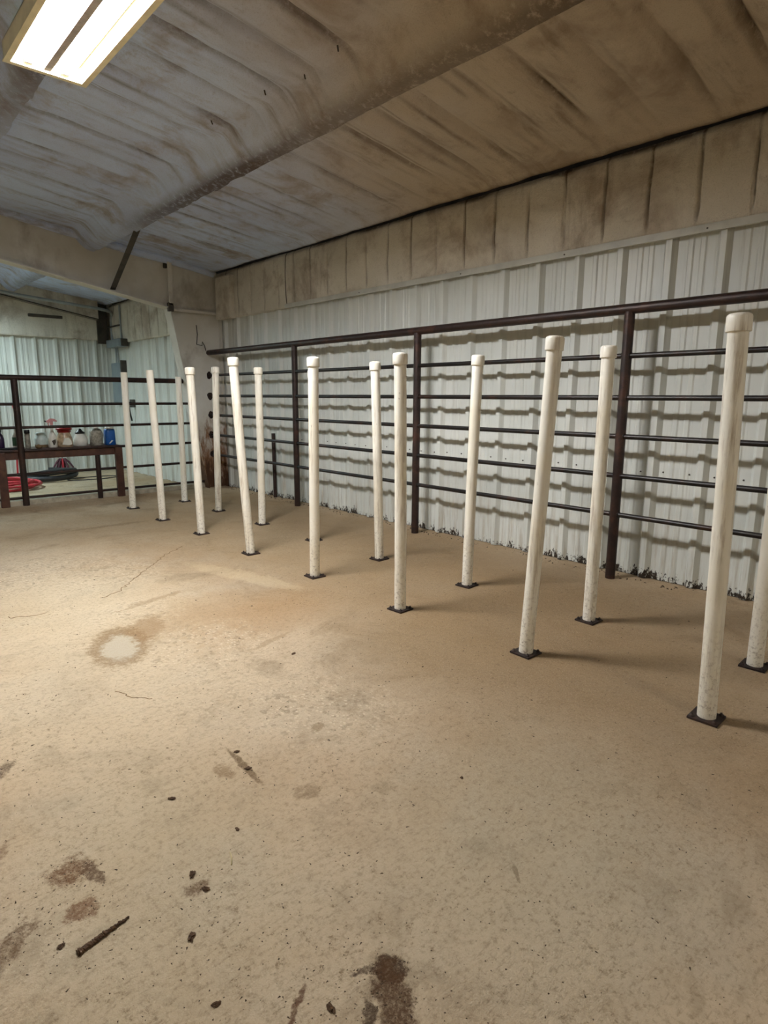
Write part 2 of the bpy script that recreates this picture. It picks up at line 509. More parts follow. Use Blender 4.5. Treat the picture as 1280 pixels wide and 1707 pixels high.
def frame_material():
    m = Mat('dusty_frame_paint', 0.7, 0, 0.3)
    p = m.pos(); x = m.sep(p)
    c = m.mix(m.rng(m.noise(p, 1.8, 4, 0.6), 0.36, 0.66), lin(216, 214, 206), lin(200, 196, 184))
    c = m.mix(m.rng(m.noise(m.map(p, (1.2, 1.2, 0.8), (5, 0, 2)), 1.6, 5, 0.65), 0.48, 0.68, 0, 0.5), c, lin(112, 94, 70))
    # rust that climbs from the foot of the column, ragged upper edge
    n = m.noise(m.map(p, (14, 14, 4)), 1.0, 5, 0.7)
    k = m.math('SUBTRACT', n, m.math('MULTIPLY', m.rng(x[2], 0.1, 1.5, 0, 1), 0.55))
    c = m.mix(m.rng(k, 0.16, 0.44, 0, 0.95), c, lin(122, 82, 46))
    k2 = m.math('SUBTRACT', n, m.math('MULTIPLY', m.rng(x[2], 0.0, 0.9, 0, 1), 0.55))
    c = m.mix(m.rng(k2, 0.22, 0.44, 0, 0.9), c, lin(66, 42, 24))
    m.col(c)
    m.bump(m.noise(p, 60, 4, 0.7), 0.2, 0.006)
    return m.m


def emit_mat(name, col, s):
    m = bpy.data.materials.new(name); m.use_nodes = True
    t = m.node_tree; t.nodes.clear()
    e = t.nodes.new('ShaderNodeEmission'); o = t.nodes.new('ShaderNodeOutputMaterial')
    e.inputs[0].default_value = tuple(col) + (1,); e.inputs[1].default_value = s
    t.links.new(e.outputs[0], o.inputs[0])
    return m


M_FLOOR = floor_material()
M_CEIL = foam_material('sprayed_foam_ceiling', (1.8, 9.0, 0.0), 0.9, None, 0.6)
M_WFOAM = foam_material('sprayed_foam_wall', (8.0, 8.0, 1.3), 0.18, WFOAM_A, 0.38, lin(212, 206, 190))
M_PANEL = panel_material('painted_metal_panel', 0.0, 0.42)
M_PANEL_FAR = panel_material('painted_metal_panel_far', FAR_Z, 0.60)
M_PVC = pvc_material()
M_FENCE = steel_material('dark_pipe_steel', lin(34, 30, 28), lin(24, 20, 19), lin(66, 40, 28), 0.7, 0.4)
M_FENCE_R = steel_material('rusty_pipe_steel', lin(50, 34, 29), lin(38, 27, 24), lin(78, 48, 35), 0.7, 0.45)
M_PLATE = steel_material('rusted_plate', lin(46, 32, 26), lin(34, 24, 20), lin(74, 50, 36), 0.6, 0.7, 30)
M_TABLE = steel_material('brown_bench_paint', lin(84, 54, 42), lin(66, 42, 33), lin(108, 76, 56), 0.6, 0.5, 10)
M_FRAME = frame_material()
M_TRIM = plain('trim_paint', lin(196, 196, 186), 0.45, 0, 0.08, 5)
M_DARKGAP = plain('grimy_dark_steel', lin(74, 68, 60), 0.7, 0, 0.2, 6)
M_CURB = plain('pale_curb_concrete', lin(188, 178, 156), 0.8, 0, 0.14, 12)
M_GALV = plain('galvanised_steel', lin(168, 174, 174), 0.4, 0.3, 0.08, 8)
M_GREYBOX = plain('grey_box_paint', lin(134, 146, 150), 0.45, 0, 0.06, 5)
M_DIRT = plain('dried_dirt', lin(74, 56, 36), 0.9, 0, 0.2, 60)
M_DUNG = plain('dark_dirt', lin(84, 60, 36), 0.95, 0, 0.22, 160)
M_STRAW = plain('dry_straw', lin(206, 190, 140), 0.7, 0, 0.1, 40)
M_CRACK = plain('crack_dirt', lin(134, 106, 72), 0.95, 0, 0.15, 40)
M_HOOD = plain('cream_lamp_housing', lin(250, 240, 200), 0.5, 0, 0.05, 10)
M_REFL = plain('white_lamp_reflector', lin(240, 238, 232), 0.35, 0, 0.04, 10)
M_DIVIDER = plain('grey_lamp_divider', lin(196, 188, 180), 0.6, 0, 0.1, 20)
M_DUST = plain('lamp_dust', lin(120, 106, 84), 0.95, 0, 0.2, 40)
M_RUBBER = plain('black_rubber', lin(38, 38, 40), 0.5, 0, 0.15, 12)
M_REDHOSE = plain('red_rubber', lin(190, 52, 62), 0.5, 0, 0.12, 12)

# ================================================================ SETTING
# ---- floor of the bay with the posts
o = grid_obj('floor', np.stack(np.meshgrid(np.linspace(LEFT_X, 3.94, 30), np.linspace(BACK_Y, 7.42, 36), indexing='ij') + [np.zeros((30, 36))], -1), M_FLOOR, smooth=False)
tag(o, 'worn tan concrete floor with dirt stains', kind='structure')
FLOOR = o


def ribbon(name, pts, w, mat, parent, seed):
    """a crack: a narrow shallow strip of packed dirt with an uneven width"""
    rg = random.Random(seed)
    P = []
    for a, b in zip(pts[:-1], pts[1:]):
        a = Vector(a); b = Vector(b); n = max(3, int((b - a).length / 0.025))
        for i in range(n):
            P.append(a.lerp(b, i / n) + Vector((rg.uniform(-.012, .012), rg.uniform(-.012, .012))))
    P.append(Vector(pts[-1]))
    m = MB(); vs = []
    for i, q in enumerate(P):
        d = (P[min(i + 1, len(P) - 1)] - P[max(i - 1, 0)]).normalized(); nn = Vector((-d.y, d.x))
        ww = w * rg.uniform(0.3, 1.2)
        vs += [(q.x + nn.x * ww, q.y + nn.y * ww, 0.0), (q.x, q.y, 0.0018), (q.x - nn.x * ww, q.y - nn.y * ww, 0.0)]
    fs = []
    for i in range(len(P) - 1):
        for k in (0, 1):
            fs.append((i * 3 + k, i * 3 + k + 1, i * 3 + 3 + k + 1, i * 3 + 3 + k))
    return m.add(vs, fs).build(name, mat, parent)


ribbon('crack', [(1.11, 3.66), (1.24, 3.74), (1.36, 3.88), (1.47, 4.02), (1.66, 4.22), (1.80, 4.39), (2.02, 4.57)], 0.0042, M_CRACK, FLOOR, 1)
ribbon('crack', [(0.62, 3.66), (0.72, 3.60), (0.80, 3.60)], 0.003, M_CRACK, FLOOR, 2)
ribbon('crack', [(0.76, 2.42), (0.80, 2.30), (0.84, 2.26)], 0.0018, M_CRACK, FLOOR, 3)

# ---- lower floor behind the curb, and the curb
P = np.stack(np.meshgrid(np.linspace(LEFT_X, 3.94, 8), np.linspace(7.54, FAR_Y + .1, 8), indexing='ij') + [np.full((8, 8), FAR_Z)], -1)
tag(grid_obj('floor', P, M_FLOOR, smooth=False), 'lower concrete floor beyond the curb', kind='structure')
m = MB().box((LEFT_X, 7.425, FAR_Z), (3.93, 7.55, 0.055), 0.008)
tag(m.build('trim_1', M_CURB), 'pale concrete curb under the left fence', kind='structure')

# ---- ceiling of sprayed foam over roof ribs and purlins
PURL = [2.46, 1.16, -0.14]


def axis(a, b, fine, coarse, f0, f1, extra=()):
    s = list(np.arange(a, f0, coarse)) + list(np.arange(max(a, f0), min(b, f1), fine)) + list(np.arange(min(b, f1), b, coarse)) + [b] + list(extra)
    return np.array(sorted(set(np.round(s, 4))))


xs = axis(-1.6, 3.90, 0.024, 0.3, 0.0, 3.9, [q for c in PURL for q in (c - .012, c + .002, c + .006, c + .012, c + .02)] + [3.865, 3.88, 3.892])
ys = axis(BACK_Y, FAR_Y + .02, 0.022, 0.25, -0.2, 8.6)
X, Y = np.meshgrid(xs, ys, indexing='ij')
Z = zc(X)
warp = 0.035 * fbm(X * 1.3, Y * 0.8, 5)
ph = (Y + warp - 3.60) / 0.305
cusp = 1 - np.abs(np.sin(PI * ph))
amp = 0.6 + 1.6 * vnoise(X * 0.5, Y * 0.55, 9)
win = np.ones_like(X)
for c in PURL:
    win *= np.clip(np.abs(X - (c - 0.06)) / 0.30 - 0.25, 0, 1) ** 0.7
win *= np.clip((3.86 - X) / 0.55, 0, 1)
shift = vnoise(np.floor(ph + .5) * 3.7, X * 0 + 2.2, 11)
win2 = win * (0.35 + 0.9 * shift) * np.clip(1.3 - np.maximum(Y - 5.2, 0) * 0.55, 0.25, 1)
Z -= 0.034 * amp * win2 * (1 - cusp ** 1.0) - 0.018 * amp * win2
Z += 0.016 * win2 * amp * np.clip(1 - np.abs(ph - np.round(ph)) / 0.09, 0, 1)
ph2 = ph * 2 + 0.5
Z += 0.005 * win2 * np.clip(1 - np.abs(ph2 - np.round(ph2)) / 0.2, 0, 1) * vnoise(Y * 2, X * 1.5, 31)
for c in PURL:
    edge = c + 0.02 * fbm(Y * 1.6, Y * 0 + c, 3) + 0.006 * fbm(Y * 9, Y * 0 + c, 4)
    d = edge - X
    dep = 0.140 + 0.03 * fbm(Y * 1.1, Y * 0 + c * 3, 6)
    left = np.clip(1 - (d - 0.075) / 0.20, 0, 1); left = left * left * (3 - 2 * left)
    bumpz = np.where(d >= 0, np.where(d < 0.075, 1.0 - 0.10 * (d / 0.075 - 0.3) ** 2, left * .95), np.clip(1 + d / 0.014, 0, 1))
    Z -= dep * bumpz
Z += 0.020 * fbm(X * 1.6, Y * 1.6, 21) + 0.010 * fbm(X * 6, Y * 6, 22, 3) * (0.5 + vnoise(X, Y, 40)) + 0.004 * fbm(X * 18, Y * 18, 23, 2)
# rough gap along the eave
e = np.clip((X - 3.845) / 0.02, 0, 1)
Z += e * (0.012 + 0.04 * vnoise(Y * 2.3, Y * 0, 68))
Z -= 0.02 * np.clip(1 - np.abs(X - 3.80) / 0.07, 0, 1)
soot_shade = np.clip(1 - np.abs(ph - np.round(ph) - .03) / 0.075, 0, 1) * win2 * np.clip(2.4 * vnoise(X * 2.2, np.round(ph) * 3.3, 61) - .55, 0, 1.2)  # soot lines along the ribs, crease shade put into their colour too
soot_shade += np.clip(1 - np.abs(ph2 - np.round(ph2) - .03) / 0.10, 0, 1) * win2 * np.clip(2.4 * vnoise(X * 2.6, np.round(ph2) * 2.3, 63) - 1.1, 0, .8)
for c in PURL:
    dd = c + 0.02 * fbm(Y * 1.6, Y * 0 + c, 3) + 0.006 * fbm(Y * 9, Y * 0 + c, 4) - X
    soot_shade += np.where(dd > -.02, np.clip(1.5 - np.abs(dd - .045) / (.055 + .06 * vnoise(Y * 1.3, Y * 0 + c, 65)), 0, 1), 0) * np.clip(1.0 * vnoise(Y * .9, Y * 0 + c, 66) + .55 - np.clip((Y - 3.6) * .3, 0, .8), 0, 1)  # shaded underside of each purlin painted into the colour as a dark band
soot_shade += np.clip(1 - np.abs(X - 3.845) / (.03 + .05 * vnoise(Y * 1.5, Y * 0, 67)), 0, 1) * .9  # dark ragged strip along the eave gap
ceil = grid_obj('ceiling', np.stack([X, Y, Z], -1), M_CEIL, grime_shade=soot_shade)
tag(ceil, 'sloping ceiling of grimy sprayed foam', kind='structure')
m = MB()
m.add([(-1.6, BACK_Y, zc(-1.6)), (-1.6, FAR_Y, zc(-1.6)), (LEFT_X, FAR_Y, zc(LEFT_X)), (LEFT_X, BACK_Y, zc(LEFT_X))], [(0, 1, 2, 3)])
m.build('ceiling_slope', M_CEIL, ceil)
for i, (x, y) in enumerate(((2.16, 2.72), (2.19, 3.05), (2.13, 3.36), (2.10, 3.95))):
    q = MB(); zz = float(np.interp(y, ys, Z[np.argmin(abs(xs - x))]))
    q.tube([(x - .006, y - .004, zz + .006), (x, y, zz - .006), (x + .012, y + .012, zz - .010)], .0045, 6)
    q.build('screw_tip', M_DARKGAP, ceil)

# ---- right wall: backing, sprayed foam band, metal sheets
m = MB().box((3.962, BACK_Y, FAR_Z), (4.02, FAR_Y + .1, 2.72))
wall = m.build('wall_right', M_DARKGAP)
tag(wall, 'right wall of pale metal sheets under a band of sprayed foam', kind='structure')


def foam_band(y0, y1, z0, z1fun, name, parent, seed, x0=3.878):
    ya = np.arange(y0, y1 + .001, 0.0095 if y0 > -.5 else 0.05); ta = np.linspace(0, 1, 34)
    Yb, T = np.meshgrid(ya, ta, indexing='ij')
    Zb = z0 + T * (z1fun - z0) + 0
    jag = 0.006 * fbm(Yb * 5, Yb * 0, seed) * (1 - T) * 2
    Zb = Zb + jag
    ph = (Yb + 0.012 * fbm(Zb * 3, np.round(Yb / .2925), seed + 2) - 1.30) / 0.2925
    dd = np.abs(ph - np.round(ph)) * 0.2925
    k = 0.4 + 0.9 * vnoise(np.round(ph) * 5.3, Yb * 0 + 1.5, seed + 4)
    env = np.clip(T * 5, 0, 1) * np.clip((0.93 - T) * 4, 0.15, 1)
    Xb = x0 + 0.045 * k * env * np.clip(1 - dd / 0.010, 0, 1) + 0.010 * k * np.clip(1 - dd / 0.05, 0, 1) * env
    Xb = Xb - 0.012 * np.sin(PI * np.clip(T, 0, 1)) + 0.018 * fbm(Yb * 2.2, Zb * 2.2, seed + 6) + 0.005 * fbm(Yb * 14, Zb * 14, seed + 8)
    Xb = Xb + np.clip((T - .94) / .06, 0, 1) * 0.02
    Pn = np.stack([Xb, Yb, Zb], -1)
    # close the lower edge back to the sheets
    low = Pn[:, :1].copy(); low[..., 0] = 3.955
    fade = np.clip(2.2 * vnoise(np.round(ph) * 2.7, T * 2.0, seed + 9) - .45, 0, 1)
    G = np.clip(1 - dd / 0.012, 0, 1) * np.clip(T * 8, 0, 1) * fade  # dark crack lines painted along the creases of the mesh
    G = G + np.clip((T - .90 - .10 * vnoise(Yb * 4, Yb * 0, seed + 3)) / .05, 0, 1) * .9  # darker towards the top edge
    G = np.concatenate([G[:, :1], G], 1)
    o = grid_obj(name, np.concatenate([low, Pn], 1)[:, ::-1], M_WFOAM, parent, grime_shade=G[:, ::-1])
    return o


foam_band(BACK_Y, 0.2, 2.149, 2.675, 'foam_band', wall, 44, 3.900)
foam_band(0.2, 5.83, 2.147, 2.675, 'foam_band', wall, 50, 3.900)
foam_band(5.83, 7.42, METAL_TOP - 0.005, 2.675, 'foam_band', wall, 50, 3.895)
foam_band(7.42, FAR_Y, 2.03, 2.675, 'foam_band', wall, 70, 3.885)

RIB0 = 2.657  # centre of a major rib


def panel_mesh(z0, z1, name, mat):
    """three rib pitches of ribbed sheet; local y along the wall, local -x towards the room"""
    pitch = 0.306; prof = []
    for k in range(3):
        y = k * pitch
        prof += [(y - .040, 0), (y - .016, .033), (y + .016, .033), (y + .040, 0)]
        for q in (0.118, 0.188):
            prof += [(y + q - .020, 0), (y + q - .011, .0055), (y + q + .011, .0055), (y + q + .020, 0)]
    y = 3 * pitch
    prof += [(y - .043, 0.0), (y - .043, .0012), (y - .0185, .0350), (y + .017, .0350), (y + .024, .0262), (y + .024, .0235)]
    m = MB(); vs = []; n = len(prof)
    for y, d in prof: vs += [(-d, y, z0), (-d, y, z1)]
    m.add(vs, [(2 * i, 2 * i + 1, 2 * i + 3, 2 * i + 2) for i in range(n - 1)])
    me = bpy.data.meshes.new(name); me.from_pydata(m.v, [], m.f); me.update(); me.materials.append(mat)
    return me


pm = panel_mesh(0.004, METAL_TOP + .02, 'metal_panel', M_PANEL)
pm_far = panel_mesh(FAR_Z + .004, 2.06, 'metal_panel_far', M_PANEL_FAR)
k = -9
while True:
    y0 = RIB0 + (k * 3) * 0.306
    far = y0 > 7.3
    if y0 > FAR_Y - .2: break
    q = bpy.data.objects.new('metal_panel', pm_far if far else pm)
    COL.objects.link(q); q.parent = wall; q.location = (WALL_X, y0, 0)
    k += 1

# screw heads of the sheets: small hexagons
m = MB()


def screw(m, x, y, z, r=.006):
    m.add([(x, y + r * math.cos(t * PI / 3), z + r * math.sin(t * PI / 3)) for t in range(6)] + [(x - .005, y + .8 * r * math.cos(t * PI / 3), z + .8 * r * math.sin(t * PI / 3)) for t in range(6)],
          [(6, 7, 8, 9, 10, 11)] + [(i, (i + 1) % 6, 6 + (i + 1) % 6, 6 + i) for i in range(6)])


for i in range(-2, 16):
    for dy in (0.075, 0.235):
        screw(m, WALL_X, RIB0 - 1.836 + i * .306 + dy, 0.70 + 0.004 * (i % 3))
for y in (1.52, 2.44, 3.36, 4.6):
    screw(m, 3.885, y, 2.127)
o = m.build('screw_heads', M_DARKGAP, wall); o['kind'] = 'stuff'

# flashing along the top of the sheets
m = MB()
m.prism([(3.955, 2.152), (3.886, 2.152), (3.882, 2.108), (3.893, 2.106), (3.896, 2.142), (3.955, 2.144)], 1, BACK_Y, 5.85)
tag(m.build('trim_2', M_TRIM), 'pale flashing along the top edge of the right wall sheets', kind='structure')

# ---- far wall
m = MB().box((LEFT_X, FAR_Y + .035, FAR_Z), (4.0, FAR_Y + .10, 3.5))
wfar = m.build('wall_far', M_WFOAM)
tag(wfar, 'far end wall of pale metal sheets with stained foam above', kind='structure')
pm_end = panel_mesh(FAR_Z + .004, 2.088, 'metal_panel_end', M_PANEL_FAR)
for i in range(6):
    q = bpy.data.objects.new('metal_panel', pm_end)
    COL.objects.link(q); q.parent = wfar
    q.rotation_euler = (0, 0, PI / 2); q.location = (3.93 - i * 0.918, FAR_Y + .03, 0)
xa = np.arange(-2.0, 3.70, 0.03); ta = np.linspace(0, 1, 30)
Xb, T = np.meshgrid(xa, ta, indexing='ij')
Zb = 2.085 + T * (2.66 + 0.13 * (3.88 - Xb) - 2.085)
Yb = FAR_Y - 0.035 + 0.02 * fbm(Xb * 3, Zb * 3, 90) + 0.012 * np.clip(1 - np.abs(((Xb / .306) % 1) - .5) * 30 * .306, 0, 1) * np.clip(T * 6, 0, 1)
Pn = np.stack([Xb, Yb, Zb], -1); low = Pn[:, :1].copy(); low[..., 1] = FAR_Y + .03
grid_obj('foam_band', np.concatenate([low, Pn], 1), M_WFOAM, wfar)
MB().box((2.64, FAR_Y - .075, 2.385), (3.13, FAR_Y - .02, 2.43), .006).build('dark_bar', M_DARKGAP, wfar)  # thin dark bar drawing a dark line in the foam

# ---- the walls behind the camera
m = MB().box((LEFT_X - .06, BACK_Y, FAR_Z), (LEFT_X, FAR_Y, 3.4)); tag(m.build('wall_left', M_PANEL), 'left wall', kind='structure')
m = MB().box((LEFT_X, BACK_Y - .06, FAR_Z), (4.0, BACK_Y, 3.5)); tag(m.build('wall_back', M_PANEL), 'back wall', kind='structure')

# ================================================================ RIGID FRAME
fr = empty('steel_frame', (3.65, FRAME_Y, 0))
tag(fr, 'tapered steel column and rafter with rusty foot in the far right corner', 'frame')


def part(mb, name, mat, root):
    """builds from world coordinates under a root that stands elsewhere"""
    L = root.location
    mb.v = [(a - L.x, b - L.y, c - L.z) for a, b, c in mb.v]
    return mb.build(name, mat, root)


YF = FRAME_Y
XI0, XI1, ZK = 3.650, 3.255, 2.205      # inner flange foot, knee
rz = lambda x: ZK - 0.174 * (x - 3.255)  # underside of the rafter
m = MB().prism([(XI0, 0.0), (3.905, 0.0), (3.905, zc(3.9) + .02), (3.27, zc(3.27) + .03), (3.27, ZK), (XI1, ZK)], 1, YF - .006, YF + .006)
part(m, 'column_web', M_FRAME, fr)
m = MB().prism([(3.27, ZK), (3.27, zc(3.27) + .03), (-1.6, zc(-1.6) + .03), (-1.6, rz(-1.6))], 1, YF - .006, YF + .006)
part(m, 'rafter_web', M_FRAME, fr)


def slab(p, q, y0, y1, t):
    d = Vector((q[0] - p[0], q[1] - p[1])).normalized(); n = Vector((-d.y, d.x)) * t
    return MB().prism([(p[0], p[1]), (q[0], q[1]), (q[0] + n.x, q[1] + n.y), (p[0] + n.x, p[1] + n.y)], 1, y0, y1)


part(slab((XI0, 0.0), (XI1, ZK), YF - .085, YF + .085, 0.012), 'inner_flange', M_FRAME, fr)
part(slab((3.255, ZK), (-1.6, rz(-1.6)), YF - .085, YF + .085, 0.012), 'rafter_flange', M_FRAME, fr)
part(slab((3.905, 0.0), (3.905, 2.66), YF - .085, YF + .085, -0.010), 'outer_flange', M_FRAME, fr)
part(MB().box((3.238, YF - .095, ZK + .02), (3.292, YF - .083, zc(3.27) - .02), .003), 'stiffener', M_FRAME, fr)
part(MB().box((3.27, YF - .085, 2.165), (3.90, YF - .02, 2.195), .006), 'stiffener', M_FRAME, fr)
part(MB().box((3.225, YF - .095, ZK - .05), (3.29, YF - .05, ZK + .05), .006), 'bolt_plate', M_DARKGAP, fr)
part(MB().box((3.22, YF - .06, zc(3.27) - .10), (3.255, YF - .01, zc(3.27) - .02), .006), 'bolt_plate', M_DARKGAP, fr)
# foam lip where the rafter meets the ceiling
m = MB()
px = np.linspace(3.85, -1.6, 90)
for i, off in enumerate((0,)):
    m.tube([(x, YF - .05 + .012 * math.sin(x * 7), float(zc(x)) - .012 - .008 * math.sin(x * 3.1)) for x in px], .05, 8)
part(m, 'foam_lip', M_CEIL, fr)
# flange braces: angle irons from the rafter flange up to the purlin
for (a, b, lab) in (((2.64, YF - .05, rz(2.64) + .02), (2.475, 6.10, 2.73), 'dark angle brace'), ((2.17, YF + .05, rz(2.17) + .02), (2.47, 8.25, 2.70), 'pale foam-coated brace')):
    a = Vector(a); b = Vector(b); d = (b - a).normalized()
    s = d.cross(Vector((0, 0, 1))).normalized(); u = s.cross(d)
    m = MB()
    for (e1, w1, e2, w2) in ((s, .055, u, .006), (u, .055, s, .006)):
        c = [a, a + e1 * w1, a + e1 * w1 + e2 * w2, a + e2 * w2]
        m.add([q for q in c] + [q + (b - a) for q in c], [(0, 1, 2, 3), (7, 6, 5, 4), (0, 4, 5, 1), (1, 5, 6, 2), (2, 6, 7, 3), (3, 7, 4, 0)])
    o = part(m, 'flange_brace', M_DARKGAP if lab[0] == 'd' else M_FRAME, fr); o['label'] = lab
# foam boxed over the eave strut beside the column
part(MB().box((3.825, 6.93, 2.10), (3.905, 7.30, 2.60), .02), 'foam_box', M_WFOAM, fr)
# scorched weld patches on the web where the fence rails end
for i, z in enumerate((1.4275, 1.1727, .931, .681, .4287)):
    rg = random.Random(60 + i); m = MB(); n = 14
    vs = [(3.745, 0, z)] + [(3.745 + (.030 + .014 * rg.random()) * math.cos(t * 2 * PI / n), 0, z + (.034 + .022 * rg.random()) * math.sin(t * 2 * PI / n)) for t in range(n)]
    m.add([(x, YF - .0085, zz) for x, y, zz in vs], [(0, 1 + k, 1 + (k + 1) % n) for k in range(n)])
    m.add([(x, YF - .006, zz) for x, y, zz in vs[1:]] + [(x, YF - .0085, zz) for x, y, zz in vs[1:]], [(k, (k + 1) % n, n + (k + 1) % n, n + k) for k in range(n)])
    part(m, 'weld_patch', M_PLATE, fr)

# end frame against the far wall
ef = empty('steel_frame', (3.70, FAR_Y - .1, 0))
tag(ef, 'dark corner post and sloping rafter against the far end wall', 'frame')
m = MB().prism([(3.66, 2.405), (-2.0, 2.405 + .179 * 5.66), (-2.0, zc(-1.6) + .03), (3.66, zc(3.66) + .03)], 1, FAR_Y - .16, FAR_Y - .05)
part(m, 'rafter', M_WFOAM, ef)
part(slab((3.66, 2.405), (-2.0, 2.405 + .179 * 5.66), FAR_Y - .19, FAR_Y - .04, -0.012), 'rafter_flange', M_DARKGAP, ef)
part(MB().box((3.66, FAR_Y - .07, 2.03), (3.83, FAR_Y - .02, zc(3.7) - .02), .005), 'corner_post', M_DARKGAP, ef)

# ================================================================ RIGHT PIPE FENCE
FX = 3.750
RZ = [1.4275, 1.1727, 0.931, 0.681, 0.4287]
pf = empty('pipe_fence', (FX, 3.69, 0))
tag(pf, 'long dark pipe fence with five thin rails along the right metal wall', 'fence')


def longtube(a, b, r, n=14, seg=1):
    return MB().tube([Vector(a).lerp(Vector(b), i / seg) for i in range(seg + 1)], r, n)


o = part(longtube((FX, -1.2, 1.7066), (FX, YF - .007, 1.7066), .0315, 18), 'top_rail', M_FENCE_R, pf)
for z in RZ:
    part(longtube((FX, -1.2, z), (FX, YF - .006, z), .0165, 12), 'rail', M_FENCE, pf)
for y in (5.489, 3.693, 1.877, 0.06):
    po = part(longtube((FX, y, 0), (FX, y, 1.69), .0315, 18), 'fence_post', M_FENCE_R, pf)
    for z in RZ:
        # weld bead around each rail where it passes the post
        for s in (-1, 1):
            L = pf.location
            pts = [(FX - L.x + .0185 * math.cos(t * PI / 5), y - L.y + s * (.0295 - .006 * abs(math.cos(t * PI / 5))), z + .0185 * math.sin(t * PI / 5)) for t in range(11)]
            w = MB().tube(pts, .0055, 6, cap=False).build('weld_bead', M_FENCE, po)
st = longtube((3.885, 6.14, 0), (3.885, 6.15, 0.75), .022, 12)
o = st.build('stub_post', M_FENCE_R)
tag(o, 'short rusty stub post behind the fence near the far corner', 'post')

# ================================================================ LEFT PIPE FENCE
LY = 7.41
LZ = [1.0766, 0.8325, 0.5868, 0.3374, 0.0855]
lf = empty('pipe_fence', (1.559, LY, 0))
tag(lf, 'rusty brown pipe fence across the far end above the curb', 'fence')
xend = lambda z: XI0 + (XI1 - XI0) * z / ZK - .0135
part(longtube((-1.5, LY, 1.349), (xend(1.349), LY, 1.349), .0285, 16), 'top_rail', M_FENCE_R, lf)
for z in LZ:
    part(longtube((-1.5, LY, z), (xend(z), LY, z), .0150, 12), 'rail', M_FENCE_R, lf)
for x in (1.559, -0.6):
    part(longtube((x, LY, 0), (x, LY, 1.335), .0335, 16), 'fence_post', M_FENCE_R, lf)
o = part(longtube((2.324, LY - .002, 0), (2.324, LY - .002, .50), .028, 14), 'short_post', M_FENCE_R, lf)

# ================================================================ BENCH
bt = empty('bench', (1.6, LY + .2, 0))
tag(bt, 'low brown bench standing in the far end fence, bottles on it', 'table')
part(MB().box((0.45, 7.40, 0.578), (2.605, 7.80, 0.600), .004), 'bench_top', M_TABLE, bt)
part(MB().box((0.45, 7.415, 0.495), (2.585, 7.445, 0.578), .004), 'apron', M_TABLE, bt)
for x in (1.362, 2.557):
    part(MB().box((x - .040, LY - .036, 0.0), (x + .040, LY + .012, 0.578), .006), 'leg', M_TABLE, bt)
for x in (0.62, 2.431):
    part(MB().box((x - .022, 7.73, FAR_Z), (x + .022, 7.77, 0.578), .005), 'leg', M_TABLE, bt)

# ---- things on the bench
TZ = 0.600
M_WHITEPL = plain('cloudy_white_plastic', lin(226, 226, 216), 0.35, 0, 0.06, 20)
M_CLEARPL = plain('milky_plastic', lin(206, 220, 214), 0.25, 0, 0.06, 20)
M_TANJAR = plain('tan_jar_contents', lin(196, 172, 140), 0.35, 0, 0.2, 30)
M_REDLID = plain('red_lid_plastic', lin(160, 34, 34), 0.4, 0, 0.08, 20)
M_BLACKCAP = plain('black_cap_plastic', lin(22, 22, 24), 0.4, 0, 0.08, 20)
M_BLUEPL = plain('blue_jug_plastic', lin(28, 92, 168), 0.35, 0, 0.08, 20)
M_PURPLE = plain('dark_purple_plastic', lin(52, 36, 70), 0.4, 0, 0.08, 20)
M_GREENLB = plain('green_label_paper', lin(60, 96, 70), 0.6, 0, 0.12, 30)
M_GREYPL = plain('grey_cloudy_plastic', lin(168, 164, 150), 0.35, 0, 0.22, 40)
M_PINK = plain('pink_trigger_plastic', lin(214, 150, 150), 0.4, 0, 0.1, 20)
M_BROWNCL = plain('brown_cloth', lin(128, 104, 70), 0.9, 0, 0.2, 50)
M_PRINT = plain('dark_label_print', lin(70, 64, 54), 0.7, 0, 0.1, 50)


def bottle(name, x, y, prof, mat, label, cat='bottle', n=22, sx=1, sy=1, power=2.0, grp=None):
    e = empty(name, (x, y, TZ)); tag(e, label, cat, grp)
    MB().lathe(prof, n=n, sx=sx, sy=sy, power=power).build('body', mat, e)
    return e


def child_lathe(e, name, prof, mat, n=18, c=(0, 0, 0), sx=1, sy=1):
    return MB().lathe(prof, c=c, n=n, sx=sx, sy=sy).build(name, mat, e)


def loop_handle(e, x0, z0, x1, z1, out, mat, r=.007):
    pts = []
    for i in range(13):
        t = i / 12
        pts.append((x0 + (x1 - x0) * t + out * math.sin(PI * t), 0, z0 + (z1 - z0) * t))
    return MB().tube(pts, r, 8).build('handle', mat, e)


# dark purple bottle at the left
e = bottle('spray_bottle', 1.415, 7.60, [(.030, 0), (.036, .004), (.036, .11), (.026, .15), (.013, .165), (.013, .185)], M_PURPLE, 'dark purple bottle at the left end of the bench, left of the fence post')
child_lathe(e, 'cap', [(.016, .182), (.017, .184), (.017, .205), (.010, .21)], M_BLACKCAP)
# white jug with a green label
e = bottle('jug', 1.575, 7.62, [(.040, 0), (.044, .006), (.044, .13), (.036, .16), (.018, .178), (.018, .195)], M_WHITEPL, 'white jug with a green label half hidden by the fence post', 'jug')
child_lathe(e, 'label_band', [(.0452, .03), (.0455, .032), (.0455, .12), (.0452, .122)], M_GREENLB)
child_lathe(e, 'cap', [(.020, .190), (.021, .192), (.021, .212), (.016, .215)], M_WHITEPL)
# black capped bottle
e = bottle('bottle', 1.668, 7.58, [(.024, 0), (.027, .004), (.027, .14), (.024, .155), (.023, .165)], M_GREYPL, 'slim grey bottle with a wide black cap just right of the fence post')
child_lathe(e, 'cap', [(.026, .160), (.028, .162), (.028, .196), (.024, .20)], M_BLACKCAP)
